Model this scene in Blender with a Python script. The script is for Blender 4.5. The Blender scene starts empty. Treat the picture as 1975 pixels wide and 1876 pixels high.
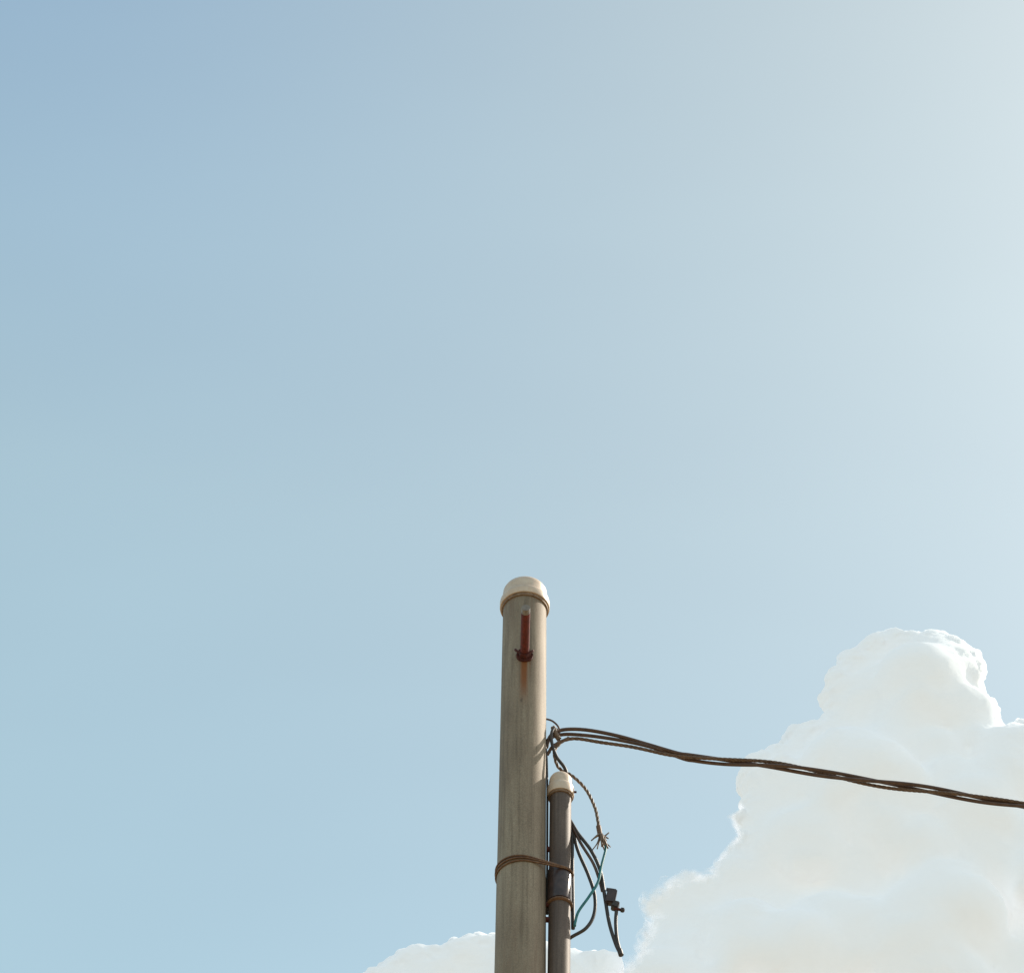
import bpy, math, random
import numpy as np
from mathutils import Vector, Matrix, noise
random.seed(7)
scn=bpy.context.scene
scn.view_settings.view_transform='Standard'
scn.view_settings.look='None'
scn.view_settings.exposure=0
col=scn.collection

# ------------------------------------------------------------ helpers
def new_mat(name):
    m=bpy.data.materials.new(name); m.use_nodes=True
    nt=m.node_tree; b=nt.nodes['Principled BSDF']
    return m,nt,b
def N(nt,t,**kw):
    n=nt.nodes.new(t)
    for k,v in kw.items():
        if k in n.inputs: n.inputs[k].default_value=v
        else: setattr(n,k,v)
    return n
def ramp(nt,stops,interp='LINEAR'):
    r=nt.nodes.new('ShaderNodeValToRGB'); cr=r.color_ramp; cr.interpolation=interp
    while len(cr.elements)<len(stops): cr.elements.new(0.5)
    for e,(p,c) in zip(cr.elements,stops):
        e.position=p; e.color=(c[0],c[1],c[2],1)
    return r
def empty(name,loc=(0,0,0)):
    e=bpy.data.objects.new(name,None); e.location=loc; col.objects.link(e)
    e.empty_display_size=.1
    return e
def mk(name,verts,faces,mat,parent=None,smooth=True):
    me=bpy.data.meshes.new(name); me.from_pydata([tuple(v) for v in verts],[],faces); me.update()
    if smooth: me.polygons.foreach_set('use_smooth',[True]*len(me.polygons))
    if mat: me.materials.append(mat)
    o=bpy.data.objects.new(name,me); col.objects.link(o)
    if parent: o.parent=parent
    return o
def catmull(pts,n=8):
    P=[Vector(p) for p in pts]
    if len(P)==2: return [P[0].lerp(P[1],i/n) for i in range(n+1)]
    P=[P[0]*2-P[1]]+P+[P[-1]*2-P[-2]]
    out=[]
    for i in range(1,len(P)-2):
        a,b,c,d=P[i-1:i+3]
        for k in range(n):
            t=k/n
            out.append(0.5*((2*b)+(c-a)*t+(2*a-5*b+4*c-d)*t*t+(3*b-a-3*c+d)*t**3))
    out.append(P[-2]); return out
def sweep(path,r,seg=10,closed=False):
    n=len(path); V=[];F=[]
    up=None
    for i,p in enumerate(path):
        if closed: t=(path[(i+1)%n]-path[i-1]).normalized()
        else: t=(path[min(i+1,n-1)]-path[max(i-1,0)]).normalized()
        if up is None:
            up=t.orthogonal().normalized()
        up=(up-t*up.dot(t)).normalized(); b=t.cross(up)
        rr=r(i/(n-1)) if callable(r) else r
        for k in range(seg):
            a=2*math.pi*k/seg
            V.append(p+(up*math.cos(a)+b*math.sin(a))*rr)
    m=n if closed else n-1
    for i in range(m):
        for k in range(seg):
            j=(i+1)%n
            F.append((i*seg+k,i*seg+(k+1)%seg,j*seg+(k+1)%seg,j*seg+k))
    if not closed:
        F.append(tuple(reversed(range(seg)))); F.append(tuple((n-1)*seg+k for k in range(seg)))
    return V,F
def tube(name,pts,r,mat,parent,n=8,seg=12,closed=False,raw=False):
    path=[Vector(p) for p in pts] if raw else catmull(pts,n)
    V,F=sweep(path,r,seg,closed)
    return mk(name,V,F,mat,parent)
def rope(name,pts,R,r,strands,pitch,mat,parent,n=10,seg=7):
    path=catmull(pts,n)
    L=[0]
    for i in range(1,len(path)): L.append(L[-1]+(path[i]-path[i-1]).length)
    cnt=max(20,int(L[-1]/(pitch/14)))
    rs=[];j=0
    for i in range(cnt+1):
        s=L[-1]*i/cnt
        while j<len(L)-2 and L[j+1]<s: j+=1
        d=L[j+1]-L[j]; rs.append((path[j].lerp(path[j+1],(s-L[j])/d if d>0 else 0),s))
    V=[];F=[]
    fr=[];up=None
    for i,(p,s) in enumerate(rs):
        t=(rs[min(i+1,cnt)][0]-rs[max(i-1,0)][0]).normalized()
        if up is None: up=t.orthogonal().normalized()
        up=(up-t*up.dot(t)).normalized(); fr.append((p,up.copy(),t.cross(up),s))
    for k in range(strands):
        sp=[p+(u*math.cos(2*math.pi*(s/pitch+k/strands))+b*math.sin(2*math.pi*(s/pitch+k/strands)))*R for p,u,b,s in fr]
        v,f=sweep(sp,r,seg); o=len(V); V+=v; F+=[tuple(i+o for i in q) for q in f]
    return mk(name,V,F,mat,parent)
def lathe(name,prof,mat,parent=None,seg=96,loc=(0,0,0),tilt=None):
    V=[];F=[]
    for (r,z) in prof:
        for k in range(seg):
            a=2*math.pi*k/seg
            V.append((r*math.cos(a),r*math.sin(a),z))
    for i in range(len(prof)-1):
        for k in range(seg):
            F.append((i*seg+k,i*seg+(k+1)%seg,(i+1)*seg+(k+1)%seg,(i+1)*seg+k))
    if prof[0][0]>1e-4: F.append(tuple(reversed(range(seg))))
    if prof[-1][0]>1e-4: F.append(tuple((len(prof)-1)*seg+k for k in range(seg)))
    o=mk(name,V,F,mat,parent); o.location=loc
    if tilt: o.rotation_euler=tilt
    o.data.set_sharp_from_angle(angle=math.radians(38))
    return o

# ------------------------------------------------------------ sun + sky
AZ=math.radians(66); EL=math.radians(46)
sd=Vector((math.sin(AZ)*math.cos(EL),math.cos(AZ)*math.cos(EL),math.sin(EL)))
sun=bpy.data.lights.new('sun','SUN'); sun.energy=5.0; sun.angle=math.radians(.53); sun.color=(1,.90,.76)
so=bpy.data.objects.new('sun',sun); col.objects.link(so); so.rotation_euler=sd.to_track_quat('Z','Y').to_euler(); so.location=(20,10,30)
w=bpy.data.worlds.new('World'); scn.world=w; w.use_nodes=True
nt=w.node_tree; bg=nt.nodes['Background']; wo=nt.nodes['World Output']
sky=N(nt,'ShaderNodeTexSky',sky_type='NISHITA'); sky.sun_disc=False
sky.sun_elevation=EL; sky.sun_rotation=AZ; sky.air_density=1.0; sky.dust_density=3.0; sky.ozone_density=1.5; sky.altitude=50
nt.links.new(sky.outputs[0],bg.inputs[0]); bg.inputs[1].default_value=0.1
tc=N(nt,'ShaderNodeTexCoord'); sx=N(nt,'ShaderNodeSeparateXYZ'); nt.links.new(tc.outputs['Generated'],sx.inputs[0])
hz=ramp(nt,[(.0,(.30,.42,.38)),(.62,(.270,.400,.385)),(.76,(.238,.345,.328)),(.90,(.132,.240,.310)),(1,(.11,.21,.29))]); nt.links.new(sx.outputs[2],hz.inputs[0])
hz2=ramp(nt,[(.0,(.30,.42,.36)),(.62,(.285,.380,.330)),(.76,(.270,.352,.292)),(.90,(.235,.302,.235)),(1,(.22,.28,.23))]); nt.links.new(sx.outputs[2],hz2.inputs[0])
vd=N(nt,'ShaderNodeVectorMath',operation='DOT_PRODUCT'); nt.links.new(tc.outputs['Generated'],vd.inputs[0]); vd.inputs[1].default_value=sd
fr_=N(nt,'ShaderNodeMapRange',interpolation_type='SMOOTHSTEP'); nt.links.new(vd.outputs['Value'],fr_.inputs[0]); fr_.inputs[1].default_value=.58; fr_.inputs[2].default_value=.90
hm=N(nt,'ShaderNodeMix',data_type='RGBA'); nt.links.new(fr_.outputs[0],hm.inputs[0]); nt.links.new(hz.outputs[0],hm.inputs[6]); nt.links.new(hz2.outputs[0],hm.inputs[7])
mpw=N(nt,'ShaderNodeMapping'); mpw.inputs['Rotation'].default_value=(.3,.5,.6); mpw.inputs['Scale'].default_value=(2.0,7.0,3.0)
nt.links.new(tc.outputs['Generated'],mpw.inputs[0])
nw=N(nt,'ShaderNodeTexNoise',Scale=1.3,Detail=3.0,Roughness=.5); nt.links.new(mpw.outputs[0],nw.inputs['Vector'])
mr=N(nt,'ShaderNodeMapRange'); nt.links.new(nw.outputs['Fac'],mr.inputs[0]); mr.inputs[1].default_value=.3; mr.inputs[2].default_value=.7; mr.inputs[3].default_value=.97; mr.inputs[4].default_value=1.07
bg2=N(nt,'ShaderNodeBackground'); nt.links.new(hm.outputs[2],bg2.inputs[0]); nt.links.new(mr.outputs[0],bg2.inputs[1])
ad=N(nt,'ShaderNodeAddShader'); nt.links.new(bg.outputs[0],ad.inputs[0]); nt.links.new(bg2.outputs[0],ad.inputs[1]); nt.links.new(ad.outputs[0],wo.inputs[0])

# ------------------------------------------------------------ materials
def metal_paint(name,c1,c2,c3,scale=6,rough=.6,stretch=.25,stain=False,bump=.15,metallic=0.0):
    m,nt,b=new_mat(name)
    tc=N(nt,'ShaderNodeTexCoord'); mp=N(nt,'ShaderNodeMapping'); mp.inputs['Scale'].default_value=(1,1,stretch)
    nt.links.new(tc.outputs['Object'],mp.inputs[0])
    n1=N(nt,'ShaderNodeTexNoise',Scale=scale,Detail=8.0,Roughness=.62); nt.links.new(mp.outputs[0],n1.inputs['Vector'])
    r1=ramp(nt,[(.3,c1),(.52,c2),(.72,c3)]); nt.links.new(n1.outputs['Fac'],r1.inputs[0])
    mp2=N(nt,'ShaderNodeMapping'); mp2.inputs['Scale'].default_value=(1,1,.035)
    nt.links.new(tc.outputs['Object'],mp2.inputs[0])
    n2=N(nt,'ShaderNodeTexNoise',Scale=90.0,Detail=4.0); nt.links.new(mp2.outputs[0],n2.inputs['Vector'])
    r2=ramp(nt,[(.3,(.64,.61,.58)),(.6,(1.06,1.06,1.06))]); nt.links.new(n2.outputs['Fac'],r2.inputs[0])
    mx=N(nt,'ShaderNodeMix',data_type='RGBA',blend_type='MULTIPLY'); mx.inputs[0].default_value=.95
    nt.links.new(r1.outputs[0],mx.inputs[6]); nt.links.new(r2.outputs[0],mx.inputs[7])
    n3=N(nt,'ShaderNodeTexNoise',Scale=260.0,Detail=3.0); nt.links.new(tc.outputs['Object'],n3.inputs['Vector'])
    r3=ramp(nt,[(.35,(.78,.76,.74)),(.65,(1.12,1.12,1.12))]); nt.links.new(n3.outputs['Fac'],r3.inputs[0])
    mx2=N(nt,'ShaderNodeMix',data_type='RGBA',blend_type='MULTIPLY'); mx2.inputs[0].default_value=.85
    nt.links.new(mx.outputs[2],mx2.inputs[6]); nt.links.new(r3.outputs[0],mx2.inputs[7])
    out=mx2.outputs[2]
    if stain:
        sp=N(nt,'ShaderNodeSeparateXYZ'); nt.links.new(tc.outputs['Object'],sp.inputs[0])
        def M(op,a,bb=None,c=None):
            q=N(nt,'ShaderNodeMath',operation=op)
            for i,x in enumerate((a,bb,c)):
                if x is None: continue
                if isinstance(x,(int,float)): q.inputs[i].default_value=x
                else: nt.links.new(x,q.inputs[i])
            return q.outputs[0]
        def MR(x,a,b2,c=0,d=1):
            q=N(nt,'ShaderNodeMapRange',interpolation_type='SMOOTHSTEP')
            nt.links.new(x,q.inputs[0]); q.inputs[1].default_value=a;q.inputs[2].default_value=b2;q.inputs[3].default_value=c;q.inputs[4].default_value=d
            return q.outputs[0]
        wob=M('MULTIPLY',M('SUBTRACT',n2.outputs['Fac'],.5),.03)
        ax=M('ABSOLUTE',M('ADD',M('SUBTRACT',sp.outputs[0],.001),wob))
        mxk=MR(ax,.003,.022,1,0)
        mz=M('MULTIPLY',MR(sp.outputs[2],7.70,7.86,0,1),MR(sp.outputs[2],7.95,7.965,1,0))
        my=MR(sp.outputs[1],-.05,-.03,1,0)
        k=M('MULTIPLY',M('MULTIPLY',mxk,mz),my)
        k=M('MULTIPLY',k,MR(n1.outputs['Fac'],.25,.55,.75,1.0))
        m3=N(nt,'ShaderNodeMix',data_type='RGBA'); nt.links.new(k,m3.inputs[0]); nt.links.new(out,m3.inputs[6]); m3.inputs[7].default_value=(.26,.085,.018,1)
        dx=M('ABSOLUTE',M('SUBTRACT',sp.outputs[0],-.008)); dz=M('ABSOLUTE',M('SUBTRACT',sp.outputs[2],7.742))
        sp_=M('MULTIPLY',M('MULTIPLY',MR(dx,.002,.006,1,0),MR(dz,.004,.013,1,0)),my)
        m5=N(nt,'ShaderNodeMix',data_type='RGBA'); nt.links.new(M('MULTIPLY',sp_,.5),m5.inputs[0]); nt.links.new(m3.outputs[2],m5.inputs[6]); m5.inputs[7].default_value=(.08,.055,.04,1)
        g=M('MULTIPLY',MR(n2.outputs['Fac'],.42,.7,0,.6),MR(sp.outputs[2],6.5,7.12,1,.2))
        g2=M('MULTIPLY',MR(n2.outputs['Fac'],.45,.62,0,.55),MR(sp.outputs[2],8.02,8.26,0,1))
        gg=M('MAXIMUM',g,g2)
        m4=N(nt,'ShaderNodeMix',data_type='RGBA'); nt.links.new(gg,m4.inputs[0]); nt.links.new(m5.outputs[2],m4.inputs[6]); m4.inputs[7].default_value=(.16,.09,.055,1)
        out=m4.outputs[2]
    nt.links.new(out,b.inputs['Base Color'])
    b.inputs['Roughness'].default_value=rough; b.inputs['Metallic'].default_value=metallic
    bp=N(nt,'ShaderNodeBump',Strength=bump,Distance=.002); nt.links.new(n3.outputs['Fac'],bp.inputs['Height']); nt.links.new(bp.outputs[0],b.inputs['Normal'])
    return m
def simple(name,c1,c2,scale=40,rough=.55,bump=.2,dist=.001,metallic=0.):
    m,nt,b=new_mat(name)
    tc=N(nt,'ShaderNodeTexCoord'); n=N(nt,'ShaderNodeTexNoise',Scale=float(scale),Detail=6.0,Roughness=.65)
    nt.links.new(tc.outputs['Object'],n.inputs['Vector'])
    r=ramp(nt,[(.33,c1),(.67,c2)]); nt.links.new(n.outputs['Fac'],r.inputs[0]); nt.links.new(r.outputs[0],b.inputs['Base Color'])
    bp=N(nt,'ShaderNodeBump',Strength=bump,Distance=dist); nt.links.new(n.outputs['Fac'],bp.inputs['Height']); nt.links.new(bp.outputs[0],b.inputs['Normal'])
    b.inputs['Roughness'].default_value=rough; b.inputs['Metallic'].default_value=metallic
    return m
M_pole=metal_paint('weathered_steel',(.205,.150,.104),(.31,.240,.172),(.40,.325,.24),scale=9,stain=True,rough=.7)
M_pipe=metal_paint('dark_conduit',(.105,.068,.053),(.15,.105,.083),(.20,.145,.115),scale=12,rough=.6)
M_cap=simple('aged_cream_plastic',(.64,.47,.35),(.77,.61,.48),scale=30,rough=.4,bump=.1)
M_caplip=simple('brown_cap_lip',(.15,.08,.04),(.34,.22,.14),scale=60,rough=.7)  # mottled brown, darker than the cream caps above it
M_rust=simple('rusty_steel',(.075,.011,.008),(.19,.026,.014),scale=70,rough=.75,bump=.5)
M_rustdark=simple('dark_rust',(.05,.010,.008),(.12,.020,.012),scale=90,rough=.8,bump=.5)
M_zinc=simple('zinc_tip',(.18,.14,.12),(.30,.25,.21),scale=80,rough=.5)
M_tie=simple('rusty_tie_wire',(.10,.042,.02),(.24,.125,.062),scale=120,rough=.6)
M_cable=simple('black_cable_sheath',(.030,.021,.018),(.070,.050,.040),scale=60,rough=.5)
M_cableb=simple('brown_cable_sheath',(.070,.034,.022),(.14,.074,.048),scale=50,rough=.45)
M_strand=simple('bare_strand',(.12,.070,.042),(.27,.18,.115),scale=150,rough=.5)
M_mess=simple('weathered_messenger_strand',(.08,.042,.026),(.22,.13,.08),scale=110,rough=.55)
M_teal=simple('teal_wire_sheath',(.02,.13,.14),(.04,.24,.25),scale=60,rough=.45)
M_sleeve=simple('dark_sleeve',(.045,.026,.024),(.09,.055,.048),scale=40,rough=.3,bump=.05)

# ------------------------------------------------------------ utility pole
pole=empty('utility_pole')
prof=[(.0785,0),(.0785,3),(.0768,6.6),(.0765,7.03),(.0757,7.06),(.0748,8.1),(.0745,8.29)]
lathe('shaft',prof,M_pole,pole,seg=128)
lathe('cap',[(.079,8.262),(.0848,8.262),(.0860,8.267),(.0860,8.287),(.0848,8.294),(.0815,8.298),(.0775,8.300),(.0768,8.304),(.0765,8.332),(.0752,8.344),(.071,8.353),(.060,8.360),(.035,8.366),(.0001,8.368)],M_cap,pole,seg=128)
lathe('cap_inner_lip',[(.0752,8.250),(.0800,8.250),(.0808,8.256),(.0805,8.2635),(.0752,8.2635)],M_caplip,pole,seg=128)
def rod(name,p0,p1,r,mat,parent,seg=24,thread=0):
    p0=Vector(p0);p1=Vector(p1); n=60 if thread else 2
    path=[p0.lerp(p1,i/n) for i in range(n+1)]
    V,F=sweep(path,(lambda u:r*(1-thread*(0.5+0.5*math.cos(u*n*math.pi)))) if thread else r,seg)
    o=mk(name,V,F,mat,parent); o.data.set_sharp_from_angle(angle=math.radians(40)); return o
rod('climbing_bolt',(0.001,-.060,7.952),(0.001,-.275,7.948),.0150,M_rust,pole)
rod('climbing_bolt_tip',(0.001,-.2751,7.948),(0.001,-.297,7.948),.0145,M_zinc,pole)
rod('bolt_washer',(0.001,-.073,7.95),(0.001,-.081,7.95),.028,M_rustdark,pole,seg=20)
rod('bolt_nut',(0.001,-.081,7.95),(0.001,-.099,7.95),.0215,M_rustdark,pole,seg=6)
tube('bolt_split_washer',[(-.030,-.083,7.972),(-.026,-.090,7.960),(-.010,-.094,7.945),(.010,-.094,7.943),(.026,-.090,7.958),(.028,-.084,7.968)],.0045,M_rustdark,pole)
def hull_loop(z0,slope,rp,rs,xs,n=40):
    pts=[]
    al=math.acos((rp-rs)/xs)
    for i in range(n+1):
        a=al+(2*math.pi-2*al)*i/n; pts.append((rp*math.cos(a),rp*math.sin(a)))
    for i in range(n+1):
        a=-al+2*al*i/n; pts.append((xs+rs*math.cos(a),rs*math.sin(a)))
    return [Vector((x,y,z0+slope*x)) for x,y in pts]
for i,(dz,sl,dr) in enumerate([(0,.06,0),(.010,.01,.001),(.019,-.05,.0005)]):
    tube('tie_wire_%d'%(i+1),hull_loop(7.043+dz,sl,.0790+dr,.0405+dr,.1185),.0029,M_tie,pole,raw=True,closed=True,seg=8)

# ------------------------------------------------------------ conduit pipe beside it
cond=empty('conduit_pipe',(.1155,0,6.66))
cond.rotation_euler=(0,.0085,0)
def cz(z): return z-6.66
lathe('pipe',[(.034,-6.66),(.034,cz(6.9)),(.0345,cz(7.42))],M_pipe,cond,seg=64)
lathe('cap',[(.0375,cz(7.385)),(.0425,cz(7.385)),(.0437,cz(7.391)),(.0437,cz(7.415)),(.0420,cz(7.421)),(.0380,cz(7.424)),(.0375,cz(7.446)),(.0355,cz(7.459)),(.030,cz(7.469)),(.018,cz(7.476)),(.0001,cz(7.479))],M_cap,cond,seg=64)
lathe('cap_inner_lip',[(.0346,cz(7.376)),(.0390,cz(7.376)),(.0396,cz(7.380)),(.0394,cz(7.3865)),(.0346,cz(7.3865))],M_caplip,cond,seg=64)
lathe('coupling_sleeve',[(.0343,cz(6.940)),(.0378,cz(6.942)),(.038,cz(6.95)),(.038,cz(7.062)),(.0372,cz(7.066)),(.0343,cz(7.067))],M_sleeve,cond,seg=64)
lathe('sleeve_band',[(.0343,cz(6.926)),(.0385,cz(6.927)),(.0412,cz(6.930)),(.0412,cz(6.934)),(.0385,cz(6.937)),(.0343,cz(6.938))],M_tie,cond,seg=64)
for i,z in enumerate((7.40,7.155,6.93,6.87)):
    rod('standoff_clamp_%d'%(i+1),(-.042,-.006,cz(z)),(-.028,-.006,cz(z)),.009,M_rustdark,cond,seg=12)
rod('cap_screw',(.040,-.008,cz(7.40)),(.051,-.008,cz(7.40)),.0035,M_rustdark,cond,seg=8)

# ------------------------------------------------------------ overhead cable bundle
ov=empty('overhead_cable')
axis=[(.440,7.594),(.524,7.575),(.657,7.557),(.824,7.541),(.989,7.508),(1.152,7.472),(1.317,7.442),(1.478,7.409),(1.599,7.386),(1.797,7.345),(2.6,7.17),(4.0,6.92),(6.5,6.6),(9.5,6.45)]
ap=catmull([(x,0,z) for x,z in axis],24)
def ax_at(x):
    for i in range(len(ap)-1):
        if ap[i].x<=x<=ap[i+1].x:
            t=(x-ap[i].x)/(ap[i+1].x-ap[i].x); return ap[i].lerp(ap[i+1],t)
    return ap[-1]
def bundle_pts(ph,R,x0,x1,pitch=.80,step=.035):
    out=[];x=x0
    while x<x1:
        c=ax_at(x); a=2*math.pi*(x/pitch+ph)
        rr=R*(1+.30*math.sin(x*5.3+ph*9))
        out.append((x,c.y+rr*math.sin(a),c.z+rr*math.cos(a)))
        x+=step if x<2.2 else .08
    return out
top=[(.076,.004,7.605),(.090,-.004,7.652),(.129,0,7.684),(.205,0,7.686),(.307,0,7.662),(.407,0,7.625)]
top2=[(.070,.02,7.625),(.085,.01,7.652),(.120,.012,7.672),(.160,.012,7.676),(.24,.008,7.664),(.34,.004,7.640),(.43,0,7.608)]
low=[(.080,0,7.571),(.103,0,7.614),(.163,0,7.645),(.255,0,7.630),(.356,0,7.612)]
tube('conductor_1',top+bundle_pts(.25,.0095,.50,9.4),.0062,M_cableb,ov,n=5)
tube('conductor_2',top2+bundle_pts(.60,.0095,.52,9.4),.0060,M_cableb,ov,n=5)
rope('messenger_strand',low+bundle_pts(.93,.0095,.46,4.2),.0031,.0029,4,.065,M_mess,ov,n=4)
tube('pole_hook',[(.060,0,7.735),(.073,0,7.733),(.095,0,7.724),(.114,0,7.700),(.119,0,7.672),(.103,-.003,7.652),(.094,-.003,7.640)],.0032,M_cableb,ov)
rope('hook_serving',[(.098,-.004,7.735-.045),(.103,-.005,7.672),(.108,-.004,7.655),(.118,0,7.64)],.006,.003,4,.02,M_strand,ov)

# ------------------------------------------------------------ loose wires hanging next to the conduit
dw=empty('drop_wire')
tube('sheathed_tail',[(.112,.0,7.684),(.097,-.012,7.672),(.092,-.014,7.622),(.108,-.012,7.552),(.137,-.004,7.503),(.150,.02,7.45),(.150,.045,7.38),(.150,.040,7.30),(.158,.03,7.25)],.0055,M_cable,dw)
rope('stranded_tail',[(.150,.006,7.655),(.124,.004,7.630),(.104,.004,7.596),(.103,.004,7.566),(.118,.010,7.520),(.162,.0,7.475),(.203,0,7.419),(.230,0,7.345),(.239,0,7.290),(.245,0,7.222)],.0030,.0026,3,.06,M_strand,dw)
tube('crimp',[(.241,0,7.262),(.246,0,7.222)],.0080,M_tie,dw)
for i,(x,y,z,r) in enumerate([(.217,-.01,7.191,.0026),(.222,.01,7.172,.0022),(.274,0,7.236,.0026),(.269,-.01,7.160,.003),(.236,.004,7.170,.0024),(.262,.01,7.160,.0026),(.278,.005,7.180,.0022),(.250,-.012,7.165,.003),(.229,-.008,7.205,.0024),(.272,-.006,7.205,.0028),(.258,-.012,7.172,.004),(.264,-.010,7.190,.004)]):
    m=Vector((.247+(x-.247)*.35,y*1.5,7.222+(z-7.222)*.2-.006))
    tube('frayed_end_%d'%(i+1),[(.246,0,7.228),m,(x,y,z)],lambda u,r=r:r*(1.5-.7*u),M_strand,dw,n=5,seg=6)
tube('teal_wire',[(.262,.002,7.184),(.2615,0,7.160),(.248,-.008,7.090),(.236,-.012,7.020),(.207,-.014,6.957),(.174,-.010,6.898),(.163,-.006,6.846)],.0043,M_teal,dw)

lc=empty('loose_cable')
tube('looped_cable',[(.140,.03,7.33),(.154,.012,7.292),(.177,.004,7.233),(.217,0,7.158),(.245,0,7.073),(.257,0,6.968),(.269,0,6.865),(.287,0,6.785),(.299,0,6.752),(.3005,0,6.750),(.291,0,6.805),(.2885,0,6.870),(.292,0,6.925)],.0056,M_cable,lc)
tube('looped_cable_lug',[(.2975,0,6.764),(.3025,0,6.742)],.0080,M_cable,lc)
tube('hanging_cable',[(.142,.03,7.32),(.157,.014,7.276),(.175,.01,7.170),(.207,.01,7.068),(.226,.01,6.985),(.223,.01,6.908),(.198,.01,6.853),(.150,.02,6.822),(.12,.04,6.80)],.0055,M_cable,lc)
tube('second_run',[(.146,.03,7.31),(.160,.008,7.262),(.186,.004,7.190),(.222,.004,7.112),(.240,.006,7.050),(.250,.008,7.000)],.0048,M_cableb,lc)
tube('straight_run',[(.150,.022,7.29),(.157,.012,7.244),(.158,.012,7.071),(.159,.012,6.852)],.0062,M_cable,lc)

def bevbox(name,c,s,mat,parent,rot=(0,0,0),bev=.004):
    import bmesh
    bm=bmesh.new(); bmesh.ops.create_cube(bm,size=1)
    for v in bm.verts: v.co=Vector((v.co.x*s[0],v.co.y*s[1],v.co.z*s[2]))
    bmesh.ops.bevel(bm,geom=bm.edges[:],offset=bev,segments=2,affect='EDGES')
    me=bpy.data.meshes.new(name); bm.to_mesh(me); bm.free(); me.materials.append(mat)
    o=bpy.data.objects.new(name,me); col.objects.link(o); o.location=c; o.rotation_euler=rot; o.parent=parent; return o
cc=empty('cable_connector')
bevbox('clamp_body',(.276,-.002,6.968),(.030,.024,.058),M_sleeve,cc,rot=(0,.18,0))
bevbox('clamp_jaw',(.288,.0,6.935),(.022,.026,.026),M_cable,cc,rot=(0,.3,0),bev=.003)
rod('clamp_bolt',(.285,-.004,6.921),(.316,-.004,6.914),.0045,M_rustdark,cc,seg=12)
rod('clamp_nut',(.305,-.004,6.917),(.314,-.004,6.915),.0085,M_cable,cc,seg=6)
rod('clamp_stud',(.262,-.003,6.998),(.292,-.003,6.990),.006,M_cable,cc,seg=8)
tube('seam_wire',[(.074,-.004,7.60),(.077,-.004,7.55),(.0785,-.004,7.489),(.0795,.0,7.43),(.080,.004,7.38),(.0800,.004,6.9)],.0036,M_cable,dw)

# ------------------------------------------------------------ ground
def ground():
    m,nt,b=new_mat('dry_grass_and_soil')
    tc=N(nt,'ShaderNodeTexCoord'); n=N(nt,'ShaderNodeTexNoise',Scale=.35,Detail=10.0,Roughness=.7); nt.links.new(tc.outputs['Object'],n.inputs['Vector'])
    r=ramp(nt,[(.36,(.12,.12,.06)),(.48,(.23,.19,.12)),(.62,(.33,.27,.19))]); nt.links.new(n.outputs['Fac'],r.inputs[0]); nt.links.new(r.outputs[0],b.inputs['Base Color'])
    b.inputs['Roughness'].default_value=.95
    S=30000;k=[-S,-3000,-300,-40,-15,-5,0,5,15,40,300,3000,S]; n_=len(k)
    V=[(x,y,-0.004) for y in k for x in k]
    F=[(j*n_+i,j*n_+i+1,(j+1)*n_+i+1,(j+1)*n_+i) for j in range(n_-1) for i in range(n_-1)]
    return mk('ground',V,F,m,None)
ground()

# ------------------------------------------------------------ clouds
def cloud_mat():
    m=bpy.data.materials.new('cumulus'); m.use_nodes=True; nt=m.node_tree
    for n in list(nt.nodes): nt.nodes.remove(n)
    out=N(nt,'ShaderNodeOutputMaterial')
    d=N(nt,'ShaderNodeBsdfDiffuse'); d.inputs[0].default_value=(.60,.615,.63,1)
    e=N(nt,'ShaderNodeEmission'); e.inputs[0].default_value=(.96,.985,.98,1); e.inputs[1].default_value=.43  # even glow added in place of sunlight scattering inside the cloud
    a=N(nt,'ShaderNodeAddShader'); nt.links.new(d.outputs[0],a.inputs[0]); nt.links.new(e.outputs[0],a.inputs[1])
    t=N(nt,'ShaderNodeBsdfTransparent'); mx=N(nt,'ShaderNodeMixShader')
    at=N(nt,'ShaderNodeAttribute'); at.attribute_name='cover'
    nt.links.new(at.outputs['Fac'],mx.inputs[0]); nt.links.new(t.outputs[0],mx.inputs[1]); nt.links.new(a.outputs[0],mx.inputs[2])
    nt.links.new(mx.outputs[0],out.inputs[0])
    return m
M_cloud=cloud_mat()
def polydist(px,pz,poly):
    n=len(poly); best=np.full(px.shape,1e9); inside=np.zeros(px.shape,bool)
    for i in range(n):
        x1,z1=poly[i];x2,z2=poly[(i+1)%n]
        dx,dz=x2-x1,z2-z1; t=np.clip(((px-x1)*dx+(pz-z1)*dz)/(dx*dx+dz*dz),0,1)
        best=np.minimum(best,np.hypot(px-x1-t*dx,pz-z1-t*dz))
        c=((z1>pz)!=(z2>pz))
        with np.errstate(divide='ignore',invalid='ignore'):
            xi=(x2-x1)*(pz-z1)/(z2-z1 if z2!=z1 else 1e-9)+x1
        inside^=(c&(px<xi))
    return np.where(inside,best,-best)
VD=Vector((0,math.cos(math.radians(42)),math.sin(math.radians(42))))
def ico():
    import bmesh
    bm=bmesh.new(); bmesh.ops.create_icosphere(bm,subdivisions=2,radius=1)
    v=np.array([x.co[:] for x in bm.verts]); f=np.array([[q.index for q in x.verts] for x in bm.faces]); bm.free(); return v,f
IV,IF=ico()
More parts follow.
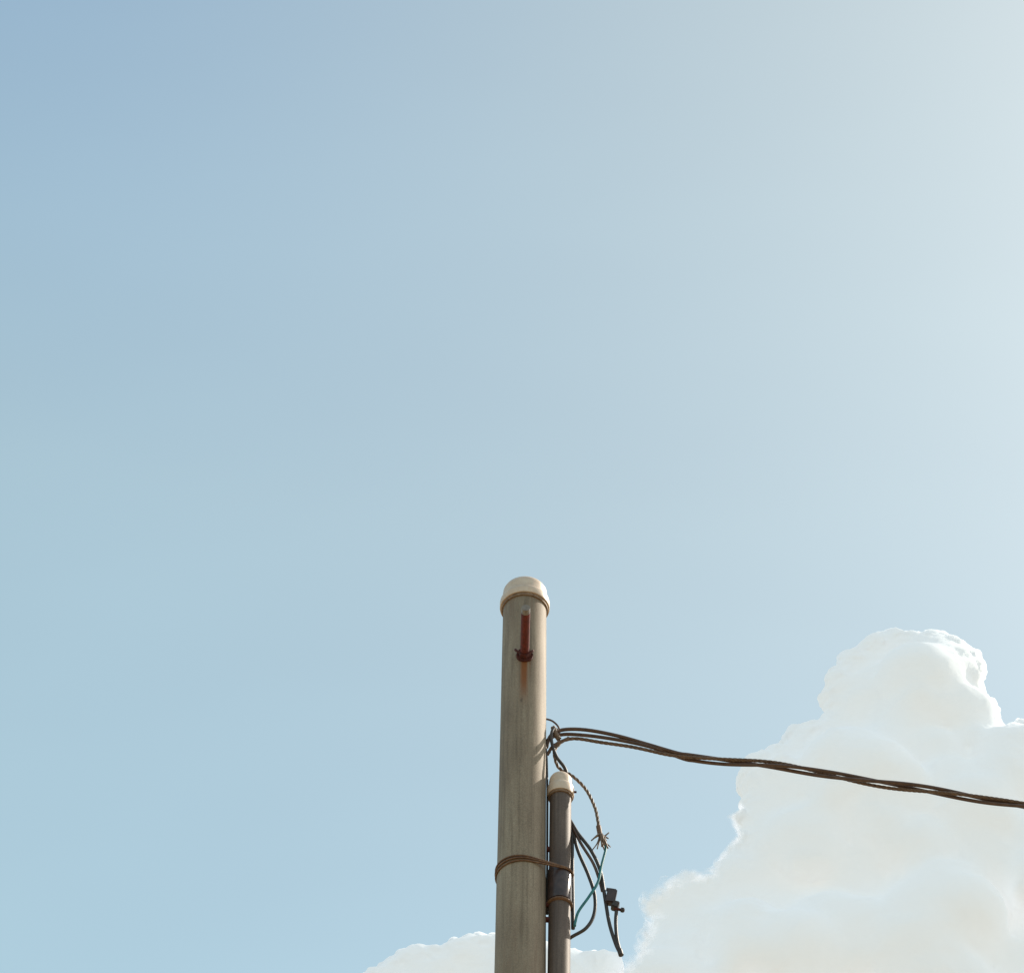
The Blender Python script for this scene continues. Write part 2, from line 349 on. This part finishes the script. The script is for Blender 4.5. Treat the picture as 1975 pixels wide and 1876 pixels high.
def build_cloud(name,poly,nbig,voxel,soft,seed,rmax=70,redge=(6,24)):
    rg=np.random.default_rng(seed)
    P=np.array(poly,float); lo=P.min(0);hi=P.max(0)
    sph=[]
    g=16.0
    gx,gz=np.meshgrid(np.arange(lo[0],hi[0],g),np.arange(lo[1],hi[1],g)); gx=gx.ravel()+rg.uniform(-4,4,gx.size);gz=gz.ravel()+rg.uniform(-4,4,gz.size)
    gd=polydist(gx,gz,poly)
    for x,z,dd in zip(gx,gz,gd):
        if dd>9: sph.append((x,z,rg.uniform(-6,6),min(dd,26)))
    c=rg.uniform(lo,hi,(nbig*6,2)); d=polydist(c[:,0],c[:,1],poly)
    ok=d>6; c=c[ok][:nbig]; d=d[ok][:nbig]
    for (x,z),dd in zip(c,d):
        r=min(dd*1.0,rmax)*rg.uniform(.6,1.0)
        depth=rg.uniform(-.8,.8)*max(min(dd,120)-r*.5,0)
        sph.append((x,z,depth,r))
    n=len(poly)
    for i in range(n):
        a=P[i];b=P[(i+1)%n]; L=np.hypot(*(b-a)); k=int(L/4)+1
        nrm=np.array([-(b-a)[1],(b-a)[0]])/max(L,1e-6)
        if polydist(np.array([(a+b)[0]/2+nrm[0]*3]),np.array([(a+b)[1]/2+nrm[1]*3]),poly)[0]<0: nrm=-nrm
        for j in range(k):
            q=a+(b-a)*rg.uniform(); r=redge[0]+(redge[1]-redge[0])*rg.uniform()**2.6
            q=q+nrm*(r*rg.uniform(.55,1.2)); sph.append((q[0],q[1],rg.uniform(-10,14),r))
    base=list(sph)
    for x,z,dp,r in base:
        if r<30: continue
        for _ in range(7):
            v=rg.normal(size=3); v/=np.linalg.norm(v)
            rr=r*rg.uniform(.25,.5)
            sx,sz,sy=x+v[0]*r*.86,z+v[2]*r*.86,dp+v[1]*r*.86
            if polydist(np.array([sx]),np.array([sz]),poly)[0]<rr*.75: continue
            sph.append((sx,sz,sy,rr))
    V=np.zeros((len(sph)*len(IV),3));F=np.zeros((len(sph)*len(IF),3),int)
    for i,(x,z,dp,r) in enumerate(sph):
        V[i*len(IV):(i+1)*len(IV)]=IV*r+np.array([x,2600+VD.y*dp,z+VD.z*dp]); F[i*len(IF):(i+1)*len(IF)]=IF+i*len(IV)
    me=bpy.data.meshes.new(name+'_src'); me.from_pydata(V.tolist(),[],F.tolist())
    o=bpy.data.objects.new(name+'_src',me); col.objects.link(o)
    md=o.modifiers.new('r','REMESH'); md.mode='VOXEL'; md.voxel_size=voxel
    dg=bpy.context.evaluated_depsgraph_get(); me2=bpy.data.meshes.new_from_object(o.evaluated_get(dg))
    bpy.data.objects.remove(o); bpy.data.meshes.remove(me)
    nv=len(me2.vertices); co=np.zeros(nv*3); me2.vertices.foreach_get('co',co); co=co.reshape(-1,3)
    ne=len(me2.edges); ed=np.zeros(ne*2,int); me2.edges.foreach_get('vertices',ed); ed=ed.reshape(-1,2)
    deg=np.bincount(ed.ravel(),minlength=nv).astype(float)
    def lap(c): return np.stack([np.bincount(ed[:,0],c[ed[:,1],k],nv)+np.bincount(ed[:,1],c[ed[:,0],k],nv) for k in range(3)],1)/deg[:,None]
    def normals():
        a=np.zeros(nv*3); me2.vertex_normals.foreach_get('vector',a); return a.reshape(-1,3)
    dd=polydist(co[:,0],co[:,2]-(co[:,1]-2600)*VD.z/VD.y,poly)
    wt=np.clip((dd-5)/26,0.06,1)[:,None]
    for it in range(44):
        acc=lap(co)
        if it>=3: co=co+(acc-co)*(wt*(wt>.07))*.9
        else: co=co+(acc-co)*.5
    me2.vertices.foreach_set('co',co.ravel()); me2.update(); nr=normals()
    sn=nr.copy()
    for it in range(120): sn=lap(sn)
    sn/=np.maximum(np.linalg.norm(sn,axis=1,keepdims=True),1e-6)
    disp=np.zeros(nv); ns=np.zeros(nv); off=Vector((seed,0,0))
    wi=wt[:,0]
    for i in range(nv):
        p=Vector(co[i]); q=wi[i]
        a=1-abs(noise.noise(p/34+off))*2
        b=1-abs(noise.noise(p/13))*2
        c_=noise.noise(p/5.5)
        disp[i]=a*(4-1.0*q)+b*(2.1-1.1*q)+c_*(1.0-.9*q)-2.3
        ns[i]=noise.noise(p/38)*.6+noise.noise(p/14)*.35+noise.noise(p/6)*.3
    co2=co+nr*disp[:,None]
    me2.vertices.foreach_set('co',co2.ravel())
    s=soft(co[:,0],co[:,2]); wdt=1+s*24
    cov=np.clip((dd+4+ns*wdt*.9)/wdt,0,1); cov=cov*cov*(3-2*cov)
    cov=np.where(s<.02,1,cov*np.clip(s*10,0,1)+(1-np.clip(s*10,0,1)))
    at=me2.attributes.new('cover','FLOAT','POINT'); at.data.foreach_set('value',cov.astype(np.float32))
    me2.update(); me2.polygons.foreach_set('use_smooth',[True]*len(me2.polygons))
    dn=normals(); mixn=sn*.76+dn*.24; mixn/=np.maximum(np.linalg.norm(mixn,axis=1,keepdims=True),1e-6)
    me2.normals_split_custom_set_from_vertices(mixn.tolist())
    me2.materials.clear(); me2.materials.append(M_cloud); me2.name=name
    ob=bpy.data.objects.new(name,me2); col.objects.link(ob); return ob
big=[(148,2160),(162,2194),(186,2246),(178,2275),(212,2313),(238,2330),(270,2328),(290,2362),(311,2394),(303,2425),(321,2441),(315,2480),(329,2528),(350,2541),(373,2549),(385,2575),(398,2590),(418,2601),(435,2606),(447,2630),(444,2655),(452,2690),(466,2716),(480,2738),(500,2753),(518,2772),(538,2779),(556,2783),(575,2789),(614,2789),(636,2783),(655,2770),(668,2753),(678,2735),(680,2715),(674,2692),(674,2665),(680,2640),(698,2598),(721,2608),(760,2590),(830,2540),(880,2440),(900,2250),(880,2050),(600,1960),(300,1980),(120,2060)]
sml=[(-200,2120),(-170,2147),(-150,2165),(-119,2187),(-85,2190),(-60,2206),(-14,2212),(20,2214),(60,2196),(85,2186),(112,2184),(140,2186),(150,2165),(146,2120),(100,2060),(-100,2050)]
build_cloud('cloud',big,240,3.0,lambda x,z:np.clip((350-x)/120,0,1)*np.clip((2480-z)/80,0,1),3)
build_cloud('cloud',sml,90,2.4,lambda x,z:x*0,5,rmax=30,redge=(5,15))

# ------------------------------------------------------------ camera
cd=bpy.data.cameras.new('camera'); cd.sensor_width=36; cd.lens=36*5071/1975; cd.clip_start=.1; cd.clip_end=80000
co_=bpy.data.objects.new('camera',cd); col.objects.link(co_); co_.location=(-.0519,-6.14,1.6)
co_.rotation_euler=(Matrix.Rotation(math.radians(140),3,'X')@Matrix.Rotation(math.radians(1.1),3,'Z')).to_euler()
scn.camera=co_
